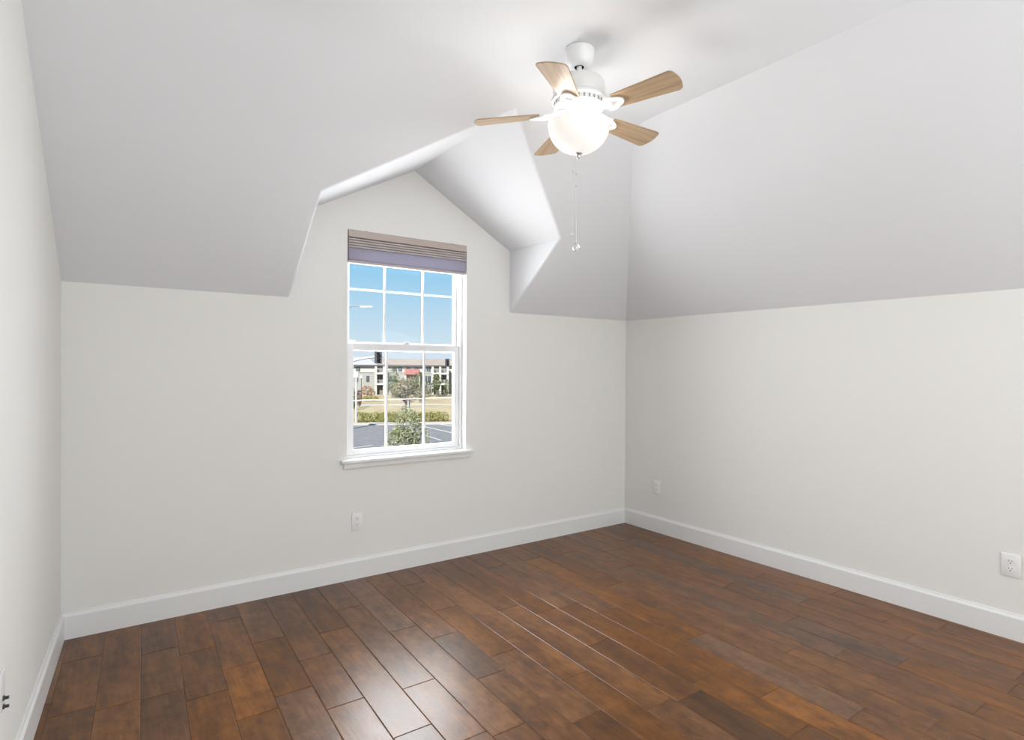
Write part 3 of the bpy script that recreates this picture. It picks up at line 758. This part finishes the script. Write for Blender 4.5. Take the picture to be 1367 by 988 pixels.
# street furniture
M_pole = new_mat('galvanised_pole', (0.42, 0.40, 0.41), 0.55, 0.2); M_sig = new_mat('signal_black', (0.035, 0.035, 0.045), 0.6)
M_lamp = new_mat('lamp_grey', (0.17, 0.17, 0.175), 0.6)
M_wpole = new_mat('white_pole', (0.40, 0.40, 0.40), 0.6)
def vpos(u, v, t): return look(u, v, t)
def build_street():
    def street_lamp(u, v, ulen, t, label, r=.09):
        b = base_at(u, t); root = tag(empty('street_lamp', b), label, 'street lamp', 'street lamps by the lot')
        top = vpos(u, v+3, t) - b; tip = vpos(u+ulen, v, t) - b
        bm = bmesh.new(); tube(bm, [(0, 0, 0), (0, 0, top.z*.5), (top.x, top.y, top.z)], [r*1.4, r*1.1, r*.8], 12); obj('pole', bm, M_lamp, root, auto=40)
        bm = bmesh.new(); box(bm, -.25, .25, -.25, .25, 0, .12, .02); obj('base_plate', bm, M_lamp, root)
        bm = bmesh.new(); mid = top*.35 + tip*.65 + Vector((0, 0, .1)); tube(bm, [top - Vector((0, 0, .05)), top*.75 + tip*.25 + Vector((0, 0, .07)), mid, tip], [r*.55, r*.5, r*.42, r*.35], 8); obj('arm', bm, M_lamp, root, auto=40)
        d = (tip-top); d.z = 0; d.normalize(); n = Vector((-d.y, d.x, 0))
        bm = bmesh.new(); L = .85
        prof = [(0, .07), (.12, .12), (.45, .16), (.75, .11), (L, .03)]
        rings = []
        for a, w in prof:
            c = tip - d*.25 + d*a
            rings.append([bm.verts.new(c + n*w + Vector((0, 0, -.05))), bm.verts.new(c + n*w*.8 + Vector((0, 0, .05))), bm.verts.new(c - n*w*.8 + Vector((0, 0, .05))), bm.verts.new(c - n*w + Vector((0, 0, -.05)))])
        for A, B in zip(rings, rings[1:]):
            for k in range(4): bm.faces.new((A[k], A[(k+1) % 4], B[(k+1) % 4], B[k]))
        bm.faces.new(rings[0]); bm.faces.new(rings[-1][::-1]); bmesh.ops.recalc_face_normals(bm, faces=bm.faces[:])
        obj('lamp_head', bm, M_pole, root)
    street_lamp(452, 409.5, 34, 40, 'tall grey street lamp whose arm crosses the upper left pane', .07)
    street_lamp(450, 454.5, 19, 75, 'farther street lamp with head just above the meeting rail')
    def signal_mast(u, vlist, t, us, label, size=1.0):
        b = base_at(u, t); root = tag(empty('traffic_signal', b), label, 'traffic signal', 'traffic signal masts')
        pts = [vpos(a, v, t) - b for a, v in vlist]
        bm = bmesh.new(); tube(bm, [(0, 0, 0), (pts[0].x, pts[0].y, pts[0].z + .6)], [.20*size, .15*size], 14); obj('pole', bm, M_pole, root, auto=40)
        bm = bmesh.new(); tube(bm, pts, [.14*size - .05*size*k/(len(pts)-1) for k in range(len(pts))], 12); obj('mast_arm', bm, M_pole, root, auto=40)
        c = vpos(us[0], us[1], t) - b
        f = -EF; s = ER
        M3 = Matrix((s, -f, Vector((0, 0, 1)))).transposed()
        def put(bm, name, mt, par):
            for v in bm.verts: v.co = M3 @ (v.co*size) + c
            return obj(name, bm, mt, par)
        bm = bmesh.new(); box(bm, -.36, .36, -.20, -.17, -.62, .62, .01); bp = put(bm, 'backplate', M_sig, root)
        bm = bmesh.new(); box(bm, -.18, .18, -.17, .08, -.53, .53, .02); hs = put(bm, 'signal_housing', M_sig, root)
        for k, z in enumerate((.35, 0, -.35)):
            bm = bmesh.new(); tube(bm, [(0, -.20, z), (0, -.44, z-.02)], .145, 14, caps=False); put(bm, 'visor', M_sig, hs)
            bm = bmesh.new(); tube(bm, [(0, -.20, z), (0, -.215, z)], .13, 14); put(bm, 'lens', new_mat('lens', [(.05, .01, .01), (.05, .03, .01), (.01, .04, .02)][k], .3), hs)
    signal_mast(446, [(446, 492), (462, 484.5), (478, 480), (492, 477.5), (512, 476)], 60, (505, 477), 'traffic signal on a curved grey mast arm in the lower left pane')
    signal_mast(622, [(622, 488), (612, 486), (603, 485), (596, 484.8)], 82, (597, 484), 'small dark traffic signal before the roof at the right pane', .85)
    # white pole with a sign box
    b = base_at(475.6, 70); root = tag(empty('sign_pole', b), 'white sign pole with grey panel at the left edge of the lower sash', 'sign pole')
    bm = bmesh.new(); tube(bm, [(0, 0, 0), (0, 0, vpos(475.6, 503, 70).z - GZ)], .10, 10); obj('pole', bm, M_wpole, root, auto=40)
    z0, z1 = vpos(475, 504, 70).z - GZ, vpos(475, 496, 70).z - GZ
    bm = bmesh.new(); box(bm, -.5, .22, -.05, .05, z0, z1, .02)
    for v in bm.verts: v.co = Matrix.Rotation(-BETA, 3, 'Z') @ v.co
    obj('sign_panel', bm, M_pole, root)
    # white bollard post in front of the olive tree
    b = base_at(545, 72.2); root = tag(empty('utility_post', b), 'slim white post in front of the olive tree', 'post')
    bm = bmesh.new(); tube(bm, [(0, 0, 0), (0, 0, 2.3)], .07, 10); obj('post', bm, M_wpole, root, auto=40)
    bm = bmesh.new(); lathe(bm, [(0, 2.36), (.06, 2.34), (.085, 2.30), (.085, 2.26), (0, 2.26)], 12); obj('cap', bm, M_wpole, root)
    # black path light near the building
    b = base_at(482.3, 118); root = tag(empty('path_light', b), 'thin black path light beside the orange shrub', 'lamp post')
    h = vpos(482, 505, 118).z - GZ
    bm = bmesh.new(); tube(bm, [(0, 0, 0), (0, 0, h)], .06, 8); obj('post', bm, M_sig, root)
    bm = bmesh.new(); lathe(bm, [(0, h+.65), (.10, h+.6), (.34, h+.08), (.30, h), (0, h)], 12); obj('lamp_shade', bm, M_wpole, root)
build_street()
